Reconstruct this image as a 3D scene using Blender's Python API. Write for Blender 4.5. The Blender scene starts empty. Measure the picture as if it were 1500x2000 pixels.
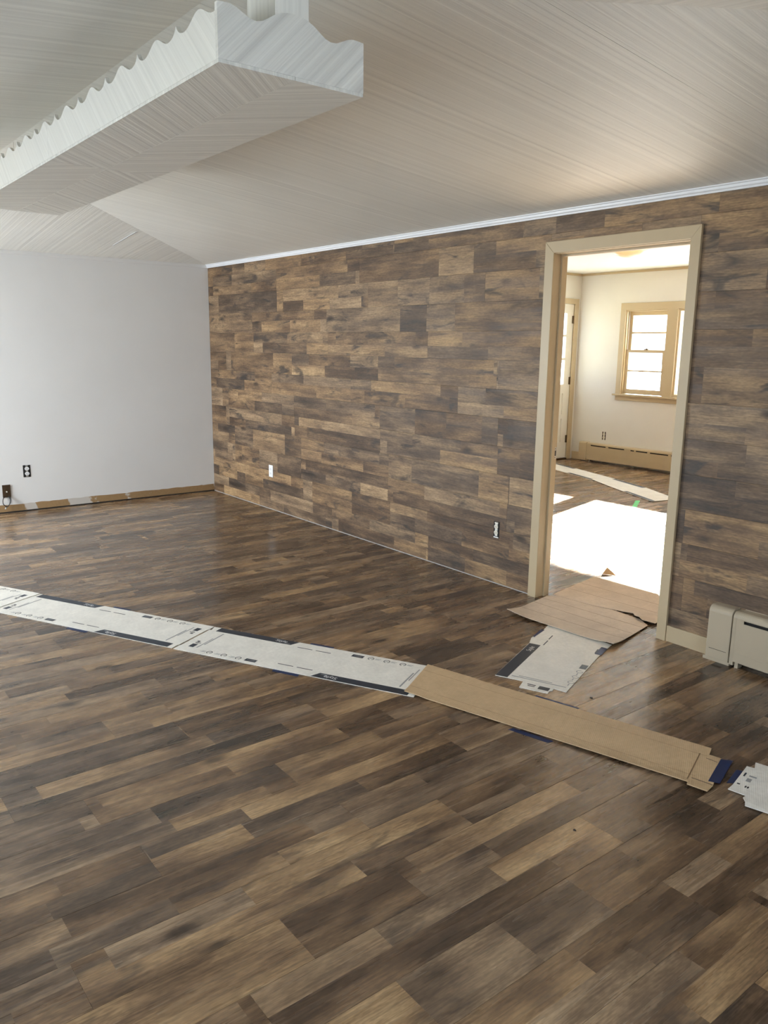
import bpy, bmesh, math, random
from mathutils import Vector, Matrix

scene = bpy.context.scene
COL = scene.collection
R = math.radians

# ------------------------------------------------------------------ camera
CAM_P = (7.5547, -3.6548, 1.5163)
YAW, PITCH, ROLL, FPX = -0.9068, -0.2071, 0.0133, 1555.9
cam_d = bpy.data.cameras.new('camera')
cam = bpy.data.objects.new('camera', cam_d)
COL.objects.link(cam)
f = Vector((math.cos(PITCH) * math.sin(YAW), math.cos(PITCH) * math.cos(YAW), math.sin(PITCH)))
r = Vector((math.cos(YAW), -math.sin(YAW), 0))
u = r.cross(f)
r2 = r * math.cos(ROLL) + u * math.sin(ROLL)
u2 = u * math.cos(ROLL) - r * math.sin(ROLL)
M = Matrix((r2, u2, -f)).transposed().to_4x4()
M.translation = Vector(CAM_P)
cam.matrix_world = M
cam_d.sensor_fit = 'VERTICAL'
cam_d.sensor_height = 36.0
cam_d.lens = FPX * 36.0 / 2000.0
cam_d.clip_start = 0.02
scene.camera = cam

# ------------------------------------------------------------------ world, sun, daylight, exposure
wd = bpy.data.worlds.new('world')
scene.world = wd
wd.use_nodes = True
bg = wd.node_tree.nodes['Background']
bg.inputs[0].default_value = (0.72, 0.85, 1.0, 1)
bg.inputs[1].default_value = 2.3

sd = bpy.data.lights.new('sun', 'SUN')
sd.energy = 200.0
sd.angle = R(0.6)
sd.color = (0.88, 0.96, 1.0)
sun = bpy.data.objects.new('sun', sd)
COL.objects.link(sun)
sun_dir = Vector((0.27, -1.0, -0.408 * math.sqrt(1 + 0.27 ** 2)))      # light travels this way
sun.rotation_euler = sun_dir.to_track_quat('-Z', 'Y').to_euler()
sun.location = (1, 12, 6)


def window_light(name, loc, sx, sy, aim, power, col):
    d = bpy.data.lights.new(name, 'AREA')
    d.shape = 'RECTANGLE'
    d.size, d.size_y = sx, sy
    d.energy = power
    d.color = col
    d.spread = R(135)
    o = bpy.data.objects.new(name, d)
    o.location = loc
    o.rotation_euler = Vector(aim).to_track_quat('-Z', 'Z').to_euler()
    COL.objects.link(o)
    return o


XW = 9.0
# area lamps for daylight in unseen front windows; end window and its fill added
window_light('front_window_daylight', (0.80, -5.02, 1.3), 1.3, 1.3, (0, 1, -0.42), 76, (0.90, 0.95, 1.0))
window_light('front_window_daylight', (4.6, -5.02, 1.3), 2.6, 1.3, (0, 1, -0.42), 20, (0.84, 0.92, 1.0))
window_light('end_wall_fill', (XW + 0.10, -2.6, 1.3), 2.6, 1.3, (-1, 0, -0.42), 10, (0.86, 0.93, 1.0))

vs = scene.view_settings
vs.view_transform = 'Standard'
vs.look = 'None'
vs.gamma = 1.0
vs.use_curve_mapping = False
vs.exposure = 0.9
scene.cycles.max_bounces = 7
scene.cycles.diffuse_bounces = 5
scene.cycles.glossy_bounces = 3
scene.cycles.use_adaptive_sampling = True
scene.cycles.adaptive_threshold = 0.06
scene.cycles.adaptive_min_samples = 24
scene.cycles.transparent_max_bounces = 12
scene.cycles.sample_clamp_indirect = 4.0
scene.cycles.caustics_reflective = False
scene.cycles.caustics_refractive = False
scene.cycles.use_denoising = True

# ------------------------------------------------------------------ node helpers


class NT:
    def __init__(self, name):
        self.m = bpy.data.materials.new(name)
        self.m.use_nodes = True
        self.t = self.m.node_tree
        self.b = self.t.nodes['Principled BSDF']

    def n(self, typ, **kw):
        nd = self.t.nodes.new(typ)
        for k, v in kw.items():
            setattr(nd, k, v)
        return nd

    def set(self, sock, v):
        if isinstance(v, bpy.types.NodeSocket):
            self.t.links.new(v, sock)
        elif isinstance(v, (tuple, list)) and len(v) == 3 and sock.type == 'RGBA':
            sock.default_value = (*v, 1)
        else:
            sock.default_value = v

    def math(self, op, a, b=0.0, c=None, clamp=False):
        nd = self.n('ShaderNodeMath', operation=op, use_clamp=clamp)
        self.set(nd.inputs[0], a)
        self.set(nd.inputs[1], b)
        if c is not None:
            self.set(nd.inputs[2], c)
        return nd.outputs[0]

    def xyz(self, x=0.0, y=0.0, z=0.0):
        nd = self.n('ShaderNodeCombineXYZ')
        for i, v in enumerate((x, y, z)):
            self.set(nd.inputs[i], v)
        return nd.outputs[0]

    def sep(self, v):
        nd = self.n('ShaderNodeSeparateXYZ')
        self.set(nd.inputs[0], v)
        return nd.outputs

    def noise(self, vec=None, w=None, scale=5.0, detail=3.0, rough=0.55, dist=0.0, dim=None):
        nd = self.n('ShaderNodeTexNoise')
        nd.noise_dimensions = dim or ('1D' if vec is None else '3D')
        if vec is not None:
            self.set(nd.inputs['Vector'], vec)
        if w is not None:
            self.set(nd.inputs['W'], w)
        nd.inputs['Scale'].default_value = scale
        nd.inputs['Detail'].default_value = detail
        nd.inputs['Roughness'].default_value = rough
        nd.inputs['Distortion'].default_value = dist
        return nd.outputs[0]

    def ramp(self, fac, stops, interp='LINEAR'):
        nd = self.n('ShaderNodeValToRGB')
        cr = nd.color_ramp
        cr.interpolation = interp
        while len(cr.elements) < len(stops):
            cr.elements.new(0.5)
        for e, (p, c) in zip(cr.elements, stops):
            e.position = p
            e.color = (*c, 1) if len(c) == 3 else c
        self.set(nd.inputs[0], fac)
        return nd.outputs[0]

    def mix(self, fac, a, b, blend='MIX'):
        nd = self.n('ShaderNodeMix', data_type='RGBA', blend_type=blend)
        self.set(nd.inputs[0], fac)
        self.set(nd.inputs[6], a)
        self.set(nd.inputs[7], b)
        return nd.outputs[2]

    def maprange(self, v, a, b, c, d, smooth=False):
        nd = self.n('ShaderNodeMapRange')
        if smooth:
            nd.interpolation_type = 'SMOOTHSTEP'
        for i, q in enumerate((v, a, b, c, d)):
            self.set(nd.inputs[i], q)
        return nd.outputs[0]

    def bump(self, h, strength=0.3, dist=0.001, normal=None):
        nd = self.n('ShaderNodeBump')
        nd.inputs['Strength'].default_value = strength
        nd.inputs['Distance'].default_value = dist
        self.set(nd.inputs['Height'], h)
        if normal is not None:
            self.set(nd.inputs['Normal'], normal)
        self.set(self.b.inputs['Normal'], nd.outputs[0])
        return nd.outputs[0]

    def col(self, c):
        self.set(self.b.inputs['Base Color'], c)

    def obj(self):
        return self.n('ShaderNodeTexCoord').outputs['Object']

    def rnd(self):
        return self.n('ShaderNodeObjectInfo').outputs['Random']


def paint(name, col, rough=0.5, var=0.04, scale=6.0, bump=0.15, spec=0.4):
    k = NT(name)
    o = k.obj()
    nz = k.noise(o, scale=scale, detail=4)
    c2 = tuple(x * (1 - var * 2) for x in col)
    k.col(k.mix(nz, c2, tuple(min(1, x * (1 + var)) for x in col)))
    k.b.inputs['Roughness'].default_value = rough
    k.b.inputs['Specular IOR Level'].default_value = spec
    k.bump(k.noise(o, scale=90, detail=3), bump, 0.0008)
    return k.m


def wood_plank(name, gain, rough, soft=0.0, greymax=0.85, tint=(1, 1, 1), smoke=0.78, tw=0.26):
    """printed rustic vinyl plank: strips and blocks of brown, tan and grey with grain and knots"""
    k = NT(name)
    o = k.obj()
    x, y, z = k.sep(o)
    rn = k.rnd()
    off = k.math('MULTIPLY', rn, 53.0)
    # blocks: the print shows one wide or two narrow strips per plank, cut into lengths
    two = k.math('GREATER_THAN', k.math('FRACT', k.math('MULTIPLY', rn, 7.31)), 0.18)
    strip = k.math('MULTIPLY', k.math('GREATER_THAN', y, k.math('MULTIPLY', k.math('SUBTRACT', k.math('FRACT', k.math('MULTIPLY', rn, 91.7)), 0.5), 0.03)), two)
    sh = k.math('MULTIPLY', strip, 0.31)
    xs = k.math('ADD', k.math('ADD', x, off), sh)
    jit = k.math('MULTIPLY', k.noise(w=k.math('ADD', xs, k.math('MULTIPLY', strip, 9.0)), scale=0.9, detail=0), 1.6)
    cell = k.math('FLOOR', k.math('ADD', k.math('MULTIPLY', xs, 1.55), jit))
    wn = k.n('ShaderNodeTexWhiteNoise', noise_dimensions='3D')
    k.set(wn.inputs['Vector'], k.xyz(cell, strip, k.math('MULTIPLY', rn, 17.0)))
    tone = wn.outputs[0]
    hue = k.sep(wn.outputs[1])[1]
    v = k.xyz(k.math('ADD', x, off), k.math('ADD', y, k.math('MULTIPLY', tone, 3.0)), k.math('MULTIPLY', tone, 11.0))

    def st(sx, sy):
        nd = k.n('ShaderNodeVectorMath', operation='MULTIPLY')
        k.set(nd.inputs[0], v)
        nd.inputs[1].default_value = (sx, sy, 1)
        return nd.outputs[0]
    def wide(nz, lo=0.32, hi=0.68):
        return k.maprange(nz, lo, hi, 0.0, 1.0)
    streak = wide(k.noise(st(1.3, 22.0), scale=1.0, detail=4, rough=0.6))
    blot = k.noise(st(3.0, 11.0), scale=1.0, detail=3, rough=0.62, dist=0.9)
    grain = k.noise(st(9.0, 210.0), scale=1.0, detail=1, rough=0.6)
    cloud = wide(k.noise(st(2.6, 8.0), scale=1.0, detail=2, rough=0.6), 0.27, 0.73)
    t = k.math('ADD', k.math('MULTIPLY', tone, tw), k.math('MULTIPLY', streak, 0.34 - soft * 0.10))
    t = k.math('ADD', t, k.math('MULTIPLY', cloud, 0.40 + soft * 0.08))
    base = k.ramp(t, [(0.12, (0.034, 0.022, 0.0155)), (0.36, (0.088, 0.056, 0.035)), (0.55, (0.160, 0.104, 0.062)),
                      (0.74, (0.265, 0.178, 0.100)), (0.95, (0.38, 0.27, 0.155))])
    grey = k.ramp(t, [(0.12, (0.030, 0.025, 0.022)), (0.42, (0.090, 0.068, 0.053)), (0.66, (0.180, 0.138, 0.103)), (0.95, (0.31, 0.24, 0.175))])
    c = k.mix(k.maprange(hue, 0.35, 0.80, 0.05, greymax), base, grey)
    # smoky dark patches
    dark = k.maprange(blot, 0.54, 0.72, 0.0, smoke, True)
    c = k.mix(dark, c, (0.034, 0.030, 0.029))
    # knots
    vo = k.n('ShaderNodeTexVoronoi', feature='F1')
    k.set(vo.inputs['Vector'], st(3.2, 7.5))
    vo.inputs['Scale'].default_value = 1.0
    kn = k.maprange(vo.outputs['Distance'], 0.05, 0.24, 0.85, 0.0, True)
    pick = k.math('GREATER_THAN', k.sep(vo.outputs['Color'])[0], 0.62)
    c = k.mix(k.math('MULTIPLY', kn, pick), c, (0.030, 0.021, 0.016))
    mott = k.noise(st(38.0, 120.0), scale=1.0, detail=1, rough=0.6)
    g = k.math('MULTIPLY', k.maprange(grain, 0.36, 0.64, 0.82, 1.16), k.maprange(mott, 0.36, 0.64, 0.84, 1.14))
    c = k.mix(1.0, c, k.xyz(g, g, g), 'MULTIPLY')
    c = k.mix(1.0, c, tuple(gain * q for q in tint), 'MULTIPLY')
    k.col(c)
    k.set(k.b.inputs['Roughness'], k.maprange(streak, 0.2, 0.8, rough - 0.05, rough + 0.08))
    k.b.inputs['Specular IOR Level'].default_value = 0.5 + 0.12 * (rough < 0.4)
    k.bump(grain, 0.10 + 0.15 * (rough > 0.4), 0.0008)
    return k.m


def striated(name, ax, ay, az, col=(0.92, 0.92, 0.87), depth=0.0022, coarse=1.0, lo=0.85):
    """painted combed plywood: grooves at right angles to the given object direction"""
    k = NT(name)
    o = k.obj()
    x, y, z = k.sep(o)
    w = k.math('ADD', k.math('ADD', k.math('MULTIPLY', x, ax), k.math('MULTIPLY', y, ay)), k.math('MULTIPLY', z, az))
    w = k.math('ADD', w, k.math('MULTIPLY', k.rnd(), 31.0))
    n1 = k.noise(w=w, scale=150.0 / coarse, detail=2.0, rough=0.6)
    n2 = k.noise(w=w, scale=34.0 / coarse, detail=2.0, rough=0.6)
    n3 = k.noise(o, scale=1.3, detail=2)
    h = k.math('ADD', k.math('MULTIPLY', n1, 0.55), k.math('MULTIPLY', n2, 1.1))
    tint = k.maprange(h, 0.45, 1.2, lo, 1.04)
    tint = k.math('MULTIPLY', tint, k.maprange(n3, 0.3, 0.7, 0.96, 1.03))
    k.col(k.mix(1.0, col, k.xyz(tint, tint, tint), 'MULTIPLY'))
    k.b.inputs['Roughness'].default_value = 0.48
    k.b.inputs['Specular IOR Level'].default_value = 0.35
    k.bump(h, 0.75, depth)
    return k.m


def glass(name):
    k = NT(name)
    t = k.t
    out = t.nodes['Material Output']
    tr = t.nodes.new('ShaderNodeBsdfTransparent')
    tr.inputs[0].default_value = (0.96, 0.97, 0.97, 1)
    gl = t.nodes.new('ShaderNodeBsdfGlossy')
    gl.inputs['Roughness'].default_value = 0.02
    mx = t.nodes.new('ShaderNodeMixShader')
    mx.inputs[0].default_value = 0.06
    t.links.new(tr.outputs[0], mx.inputs[1])
    t.links.new(gl.outputs[0], mx.inputs[2])
    t.links.new(mx.outputs[0], out.inputs[0])
    t.nodes.remove(k.b)
    return k.m


def card(name, col, corr, ang=0.0, stain=0.15, rough=0.7):
    k = NT(name)
    o = k.obj()
    x, y, z = k.sep(o)
    nz = k.noise(o, scale=7.0, detail=5, rough=0.65)
    n2 = k.noise(o, scale=60.0, detail=3)
    c = k.mix(k.maprange(nz, 0.35, 0.75, 0.0, 1.0), col, tuple(q * (1 - stain) for q in col))
    fl = k.maprange(n2, 0.3, 0.7, 0.95, 1.05)
    k.col(k.mix(1.0, c, k.xyz(fl, fl, fl), 'MULTIPLY'))
    k.b.inputs['Roughness'].default_value = rough
    k.b.inputs['Specular IOR Level'].default_value = 0.3
    w = k.math('ADD', k.math('MULTIPLY', x, math.cos(ang)), k.math('MULTIPLY', y, math.sin(ang)))
    rib = k.math('SINE', k.math('MULTIPLY', w, corr))
    k.bump(k.math('ADD', rib, k.math('MULTIPLY', nz, 3.0)), 0.25, 0.0006)
    return k.m


def plain(name, col, rough=0.5, metal=0.0, var=0.06):
    k = NT(name)
    o = k.obj()
    nz = k.noise(o, scale=40.0, detail=3)
    k.col(k.mix(nz, tuple(q * (1 - var) for q in col), tuple(min(1, q * (1 + var)) for q in col)))
    k.b.inputs['Roughness'].default_value = rough
    k.b.inputs['Metallic'].default_value = metal
    return k.m


TAN = (0.51, 0.41, 0.265)
MAT = dict(
    floor=wood_plank('floor_plank_print', 1.08, 0.24, 1.4, 0.6, (1.05, 0.975, 0.88), 0.58, 0.36),
    wallp=wood_plank('wall_plank_print', 1.08, 0.55, 0.2, 0.55, (1.05, 0.975, 0.86), 0.85, 0.36),
    strx=striated('combed_panel_across', 1, 0, 0),
    stry=striated('combed_panel_along', 0, 1, 0),
    diag1=striated('combed_board_diagonal', 0.707, 0.707, 0, coarse=0.8, depth=0.0025, lo=0.74),
    diag2=striated('combed_board_counter_diagonal', 0.707, -0.707, 0, coarse=0.8, depth=0.0025, lo=0.74),
    side=striated('combed_side_diagonal', 0.707, 0, 0.707, coarse=0.6, depth=0.0008, lo=0.88),
    end=striated('combed_end_diagonal', 0, 0.707, -0.707, coarse=1.0, depth=0.003, lo=0.70),
    post=striated('combed_post', 1, 1, 0, coarse=1.2),
    white=paint('white_wall_paint', (0.82, 0.82, 0.81), 0.45, 0.03, 2.0),
    crown=paint('white_trim_paint', (0.82, 0.84, 0.88), 0.35, 0.02),
    cream=paint('cream_wall_paint', (0.76, 0.745, 0.70), 0.55, 0.03, 3.0),
    cream_ceiling=paint('cream_ceiling_paint', (0.80, 0.785, 0.73), 0.6, 0.02),
    tan=paint('tan_trim_paint', TAN, 0.38, 0.03, 8.0),
    heater=paint('beige_enamel', (0.46, 0.39, 0.285), 0.38, 0.03, 5.0, 0.05),
    drywall=paint('raw_plaster', (0.5, 0.48, 0.45), 0.8),
    dark=plain('dark_void', (0.012, 0.011, 0.010), 0.8),
    black=plain('black_plastic', (0.012, 0.012, 0.013), 0.4),
    brownp=plain('brown_plastic', (0.055, 0.030, 0.012), 0.45),
    ivory=plain('ivory_plastic', (0.72, 0.68, 0.58), 0.4),
    whitep=plain('white_plastic', (0.85, 0.86, 0.87), 0.35),
    steel=plain('zinc_steel', (0.62, 0.61, 0.58), 0.35, 1.0),
    hinge=plain('antique_brass', (0.13, 0.085, 0.045), 0.45, 0.8),
    glass=glass('window_glass'),
    kraft=card('kraft_board', (0.58, 0.415, 0.245), 900.0, 0.5),
    kraft2=card('kraft_paper_sheet', (0.60, 0.50, 0.40), 500.0, 1.3, 0.2),
    boxw=card('white_printed_board', (0.82, 0.79, 0.72), 900.0, 0.5, 0.16),
    navy=plain('navy_print', (0.020, 0.030, 0.046), 0.42),
    ink=plain('black_print', (0.03, 0.032, 0.036), 0.5),
    inkg=plain('grey_print', (0.30, 0.30, 0.30), 0.6),
    inkw=plain('white_print', (0.78, 0.78, 0.78), 0.5),
    tape=plain('blue_tape', (0.003, 0.018, 0.080), 0.5, 0.0, 0.2),
    green=plain('green_tape', (0.10, 0.55, 0.16), 0.5),
    crumb=plain('dark_crumb', (0.03, 0.022, 0.017), 0.8),
    snow=paint('snow', (0.50, 0.52, 0.55), 0.8, 0.03, 0.5),
    shaded_ground=plain('shaded_ground', (0.06, 0.06, 0.062), 0.9),  # unseen front ground: house shade put into the colour, cuts window bounce
    side_ground=plain('darkened_side_ground', (0.16, 0.14, 0.09), 0.95),  # unseen side ground, colour darkened to dim the glow through the glazed door
)


def strip_mat():
    k = NT('exposed_wall_base')
    o = k.obj()
    x, y, z = k.sep(o)
    nz = k.noise(w=k.math('ADD', k.math('MULTIPLY', y, 1.0), k.math('MULTIPLY', z, 0.4)), scale=2.6, detail=2)
    n2 = k.noise(o, scale=45, detail=4)
    c = k.mix(n2, (0.30, 0.185, 0.085), (0.42, 0.27, 0.13))
    c = k.mix(k.maprange(k.math('ADD', nz, k.math('MULTIPLY', n2, 0.08)), 0.59, 0.61, 0, 1), c, (0.62, 0.58, 0.53))
    k.col(c)
    k.b.inputs['Roughness'].default_value = 0.8
    k.bump(n2, 0.4, 0.002)
    return k.m


MAT['strip'] = strip_mat()

# ------------------------------------------------------------------ mesh helpers


class MB:
    def __init__(self):
        self.v, self.f = [], []

    def add(self, vs, fs):
        b = len(self.v)
        self.v += [tuple(q) for q in vs]
        self.f += [tuple(b + i for i in q) for q in fs]
        return self

    def box(self, x0, x1, y0, y1, z0, z1):
        vs = [(x0, y0, z0), (x1, y0, z0), (x1, y1, z0), (x0, y1, z0), (x0, y0, z1), (x1, y0, z1), (x1, y1, z1), (x0, y1, z1)]
        return self.add(vs, [(0, 3, 2, 1), (4, 5, 6, 7), (0, 1, 5, 4), (1, 2, 6, 5), (2, 3, 7, 6), (3, 0, 4, 7)])

    def prism(self, pts, lift, axis='z', a=0.0, b=0.01):
        """polygon pts in the plane across axis, extruded from a to b; lift(p,q,h)->xyz"""
        n = len(pts)
        A = [lift(p[0], p[1], a) for p in pts]
        B = [lift(p[0], p[1], b) for p in pts]
        return self.add(A + B, [tuple(range(n))[::-1], tuple(range(n, 2 * n))] + [(i, (i + 1) % n, n + (i + 1) % n, n + i) for i in range(n)])

    def plate(self, pts, z0, z1):
        return self.prism(pts, lambda p, q, h: (p, q, h), a=z0, b=z1)

    def tube(self, pts, rad, n=8):
        rings = []
        P = [Vector(p) for p in pts]
        for i, p in enumerate(P):
            d = (P[min(i + 1, len(P) - 1)] - P[max(i - 1, 0)]).normalized()
            s = d.orthogonal().normalized() if i == 0 else (s - d * s.dot(d)).normalized()
            t = d.cross(s)
            rings.append([p + s * rad * math.cos(a) + t * rad * math.sin(a) for a in [2 * math.pi * j / n for j in range(n)]])
        vs = [q for rg in rings for q in rg]
        fs = [(i * n + j, i * n + (j + 1) % n, (i + 1) * n + (j + 1) % n, (i + 1) * n + j) for i in range(len(P) - 1) for j in range(n)]
        fs += [tuple(range(n))[::-1], tuple(range((len(P) - 1) * n, len(P) * n))]
        return self.add(vs, fs)

    def disc(self, c, rad, axis, depth, n=20, sx=1.0, sy=1.0):
        """short cylinder on a wall or floor: axis is the outward direction"""
        ax = Vector(axis).normalized()
        s = Vector((0, 0, 1)) if abs(ax.z) < 0.5 else Vector((1, 0, 0))
        t = ax.cross(s)
        c = Vector(c)
        A = [c + t * rad * sx * math.cos(2 * math.pi * i / n) + s * rad * sy * math.sin(2 * math.pi * i / n) for i in range(n)]
        B = [q + ax * depth for q in A]
        return self.add(A + B, [tuple(range(n))[::-1], tuple(range(n, 2 * n))] + [(i, (i + 1) % n, n + (i + 1) % n, n + i) for i in range(n)])

    def build(self, name, mat, parent=None, origin=None, bevel=0.0, smooth=False, seg=2):
        org = Vector(origin) if origin is not None else Vector((0, 0, 0))
        me = bpy.data.meshes.new(name)
        me.from_pydata([tuple(Vector(q) - org) for q in self.v], [], self.f)
        bm = bmesh.new()
        bm.from_mesh(me)
        bmesh.ops.recalc_face_normals(bm, faces=bm.faces)
        if bevel > 0:
            bmesh.ops.bevel(bm, geom=list(bm.edges), offset=bevel, segments=seg, affect='EDGES', profile=0.7, clamp_overlap=True)
        bm.to_mesh(me)
        bm.free()
        me.update()
        if smooth:
            for p in me.polygons:
                p.use_smooth = True
        me.materials.append(MAT[mat] if isinstance(mat, str) else mat)
        o = bpy.data.objects.new(name, me)
        COL.objects.link(o)
        if parent is not None:
            o.parent = parent
            pw = ORIG.get(parent.name, Vector((0, 0, 0)))
            o.location = org - pw if origin is not None else -pw
            ORIG[o.name] = org
        else:
            o.location = org
            ORIG[o.name] = org
        return o


ORIG = {}


def thing(name, label, cat, origin, group=None):
    o = bpy.data.objects.new(name, None)
    o.empty_display_size = 0.05
    COL.objects.link(o)
    o.location = origin
    ORIG[o.name] = Vector(origin)
    tag(o, label, cat, group)
    return o


def tag(o, label, cat, group=None):
    o['label'] = label
    o['category'] = cat
    if group:
        o['group'] = group
    return o


def struct(o, label=None):
    o['kind'] = 'structure'
    if label:
        o['label'] = label
    return o


def clip(poly, a, b, c):
    """keep the part of poly where a*x+b*y<=c"""
    out = []
    for i in range(len(poly)):
        p, q = poly[i], poly[(i + 1) % len(poly)]
        dp, dq = a * p[0] + b * p[1] - c, a * q[0] + b * q[1] - c
        if dp <= 0:
            out.append(p)
        if (dp < 0 < dq) or (dq < 0 < dp):
            t = dp / (dp - dq)
            out.append((p[0] + (q[0] - p[0]) * t, p[1] + (q[1] - p[1]) * t))
    return out


# ------------------------------------------------------------------ dimensions
H = 2.26            # wall height
W = 4.90            # room depth (y from -W to 0)
LX = 7.69           # end of the hipped ceiling
XE = 9.0            # end wall behind the camera
RY = -W / 2         # ridge line
SL = 0.11
RZ = H + SL * W / 2
FY = 5.20           # far wall of the next room
FX0, FX1 = 0.46, 6.6
FH = 2.47
DX0, DX1, DZ = 4.424, 5.285, 2.035      # door opening

# ------------------------------------------------------------------ plank laying
PW, PL = 0.178, 1.22
_pm = {}


def plank_mesh(l, w, th=0.006, mat='floor'):
    key = (round(l, 3), round(w, 3), th, mat)
    if key in _pm:
        return _pm[key]
    l, w = key[0] - 0.0005, key[1] - 0.0005
    c = 0.0007
    a, b = l / 2, w / 2
    vs = [(-a, -b, -th), (a, -b, -th), (a, b, -th), (-a, b, -th),
          (-a, -b, -0.0006), (a, -b, -0.0006), (a, b, -0.0006), (-a, b, -0.0006),
          (-a, -b + c, 0), (a, -b + c, 0), (a, b - c, 0), (-a, b - c, 0)]
    fs = [(8, 9, 10, 11)]
    for i in range(4):
        j = (i + 1) % 4
        fs += [(i, j, 4 + j, 4 + i), (4 + i, 4 + j, 8 + j, 8 + i)]
    me = bpy.data.meshes.new('plank')
    me.from_pydata(vs, [], fs)
    me.materials.append(MAT[mat])
    _pm[key] = me
    return me


def lay(u0, u1, v0, v1, seed, first=None, pl=PL):
    """rows of planks: length along u, rows along v"""
    rng = random.Random(seed)
    out = []
    v = first if first is not None else v0
    while v < v1 - 0.004:
        a, b = max(v, v0), min(v + PW, v1)
        if b - a > 0.01:
            u = u0 - rng.choice((0.0, 0.2, 0.41, 0.61, 0.81, 1.0)) - rng.random() * 0.15
            while u < u1 - 0.004:
                p, q = max(u, u0), min(u + pl, u1)
                if q - p > 0.02:
                    out.append((p, q, a, b))
                u += pl
        v += PW
    return out


def put_plank(name, parent, me, loc, rot):
    o = bpy.data.objects.new(name, me)
    COL.objects.link(o)
    o.parent = parent
    o.location = loc
    o.rotation_euler = rot
    return o


# ------------------------------------------------------------------ floors
fl = struct(MB().box(-0.12, XE + 0.1, -W - 0.12, 0.13, -0.08, -0.0065).build('floor', 'dark'),
            'dark brown wood-look plank floor of the large room')
for (p, q, a, b) in lay(-W, 0.0, 0.0, XE, 4, first=-0.137):
    # rows run along y
    put_plank('plank', fl, plank_mesh(q - p, b - a), ((a + b) / 2, (p + q) / 2, 0), (0, 0, R(90)))
fl2 = struct(MB().box(FX0 - 0.1, FX1 + 0.1, 0.13, FY + 0.1, -0.08, -0.0065).build('floor', 'dark'),
             'plank floor of the sunny room beyond the doorway')
for (p, q, a, b) in lay(0.001, FY, FX0, FX1, 9):
    if p < 0.106 and (b < DX0 - 0.02 or a > DX1 + 0.02):
        p = 0.107
    elif p < 0.106:
        p = 0.001
    put_plank('plank', fl2, plank_mesh(q - p, b - a), ((a + b) / 2, (p + q) / 2, 0), (0, 0, R(90)))

# ------------------------------------------------------------------ wall_back with planks
wb = MB()
wb.box(-0.12, DX0 - 0.012, 0.0065, 0.106, -0.0065, 2.6)
wb.box(DX1 + 0.012, XE + 0.1, 0.0065, 0.106, -0.0065, 2.6)
wb.box(DX0 - 0.012, DX1 + 0.012, 0.0065, 0.106, DZ + 0.012, 2.6)
wall_back = struct(wb.build('wall_back', 'drywall'), 'long wall clad in mixed brown wood-look planks')
HX0, HX1, HZ = DX0 - 0.03, DX1 + 0.03, DZ + 0.03
for (p, q, a, b) in lay(0.003, XE, 0.006, H + 0.01, 21):
    segs = [(p, q)]
    if a < HZ:
        segs = []
        if p < HX0:
            segs.append((p, min(q, HX0)))
        if q > HX1:
            segs.append((max(p, HX1), q))
        if a < HZ < b and p < HX1 and q > HX0:
            c0, c1 = max(p, HX0), min(q, HX1)
            put_plank('plank', wall_back, plank_mesh(c1 - c0, b - HZ, 0.006, 'wallp'), ((c0 + c1) / 2, 0, (HZ + b) / 2), (R(90), 0, 0))
    for (s, e) in segs:
        if e - s > 0.01:
            put_plank('plank', wall_back, plank_mesh(e - s, b - a, 0.006, 'wallp'), ((s + e) / 2, 0, (a + b) / 2), (R(90), 0, 0))

# ------------------------------------------------------------------ other walls of the large room
wl = struct(MB().box(-0.12, 0.0, -W - 0.12, 0.006, 0, 2.3).build('wall_left', 'white'), 'plain white painted end wall')
rng = random.Random(3)
tops = [(0.006, 0.074)]
y = 0.0
while y > -W:
    y -= 0.02 + 0.05 * rng.random()
    tops.append((max(y, -W), 0.071 + 0.006 * (rng.random() - 0.5)))
sp = MB()
for i in range(len(tops) - 1):
    (ya, za), (yb, zb_) = tops[i], tops[i + 1]
    sp.add([(0.0, ya, 0.010), (0.0, yb, 0.010), (0.0, yb, zb_), (0.0, ya, za), (0.0015, ya, 0.010), (0.0015, yb, 0.010), (0.0015, yb, zb_), (0.0015, ya, za)],
           [(4, 5, 6, 7), (3, 2, 6, 7), (0, 1, 5, 4)])
o = sp.build('bare_wall_strip', 'strip', wl)
o['label'] = 'unpainted tan strip with white plaster patches'
MB().box(0.0, 0.0012, -W, 0.0, 0.0, 0.0098).build('gap_shade', 'dark', wl)  # dark strip painting in the shade of the gap above the floor
struct(MB().box(0.0, 0.012, -W, -0.004, 2.232, 2.262).build('trim_1', 'white', bevel=0.004), 'thin white moulding above the white wall')

wf = MB()
F0, F1, F2 = (0.15, 1.45), (-3.90, -1.30), (3.30, 5.90)
wf.box(-0.12, F0[0], -W - 0.12, -W, 0, 2.3).box(F0[1], F2[0], -W - 0.12, -W, 0, 2.3).box(F2[1], XE + 0.1, -W - 0.12, -W, 0, 2.3)
for q in (F0, F2):
    wf.box(q[0], q[1], -W - 0.12, -W, 0, 0.65).box(q[0], q[1], -W - 0.12, -W, 1.95, 2.3)
struct(wf.build('wall_front', 'white'), 'white window wall behind the photographer')
wr = MB()
wr.box(XE, XE + 0.12, -W - 0.12, F1[0], 0, 2.3).box(XE, XE + 0.12, F1[1], 0.12, 0, 2.3)
wr.box(XE, XE + 0.12, F1[0], F1[1], 0, 0.65).box(XE, XE + 0.12, F1[0], F1[1], 1.95, 2.3)
struct(wr.build('wall_right', 'white'), 'white end wall behind the photographer')
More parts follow.
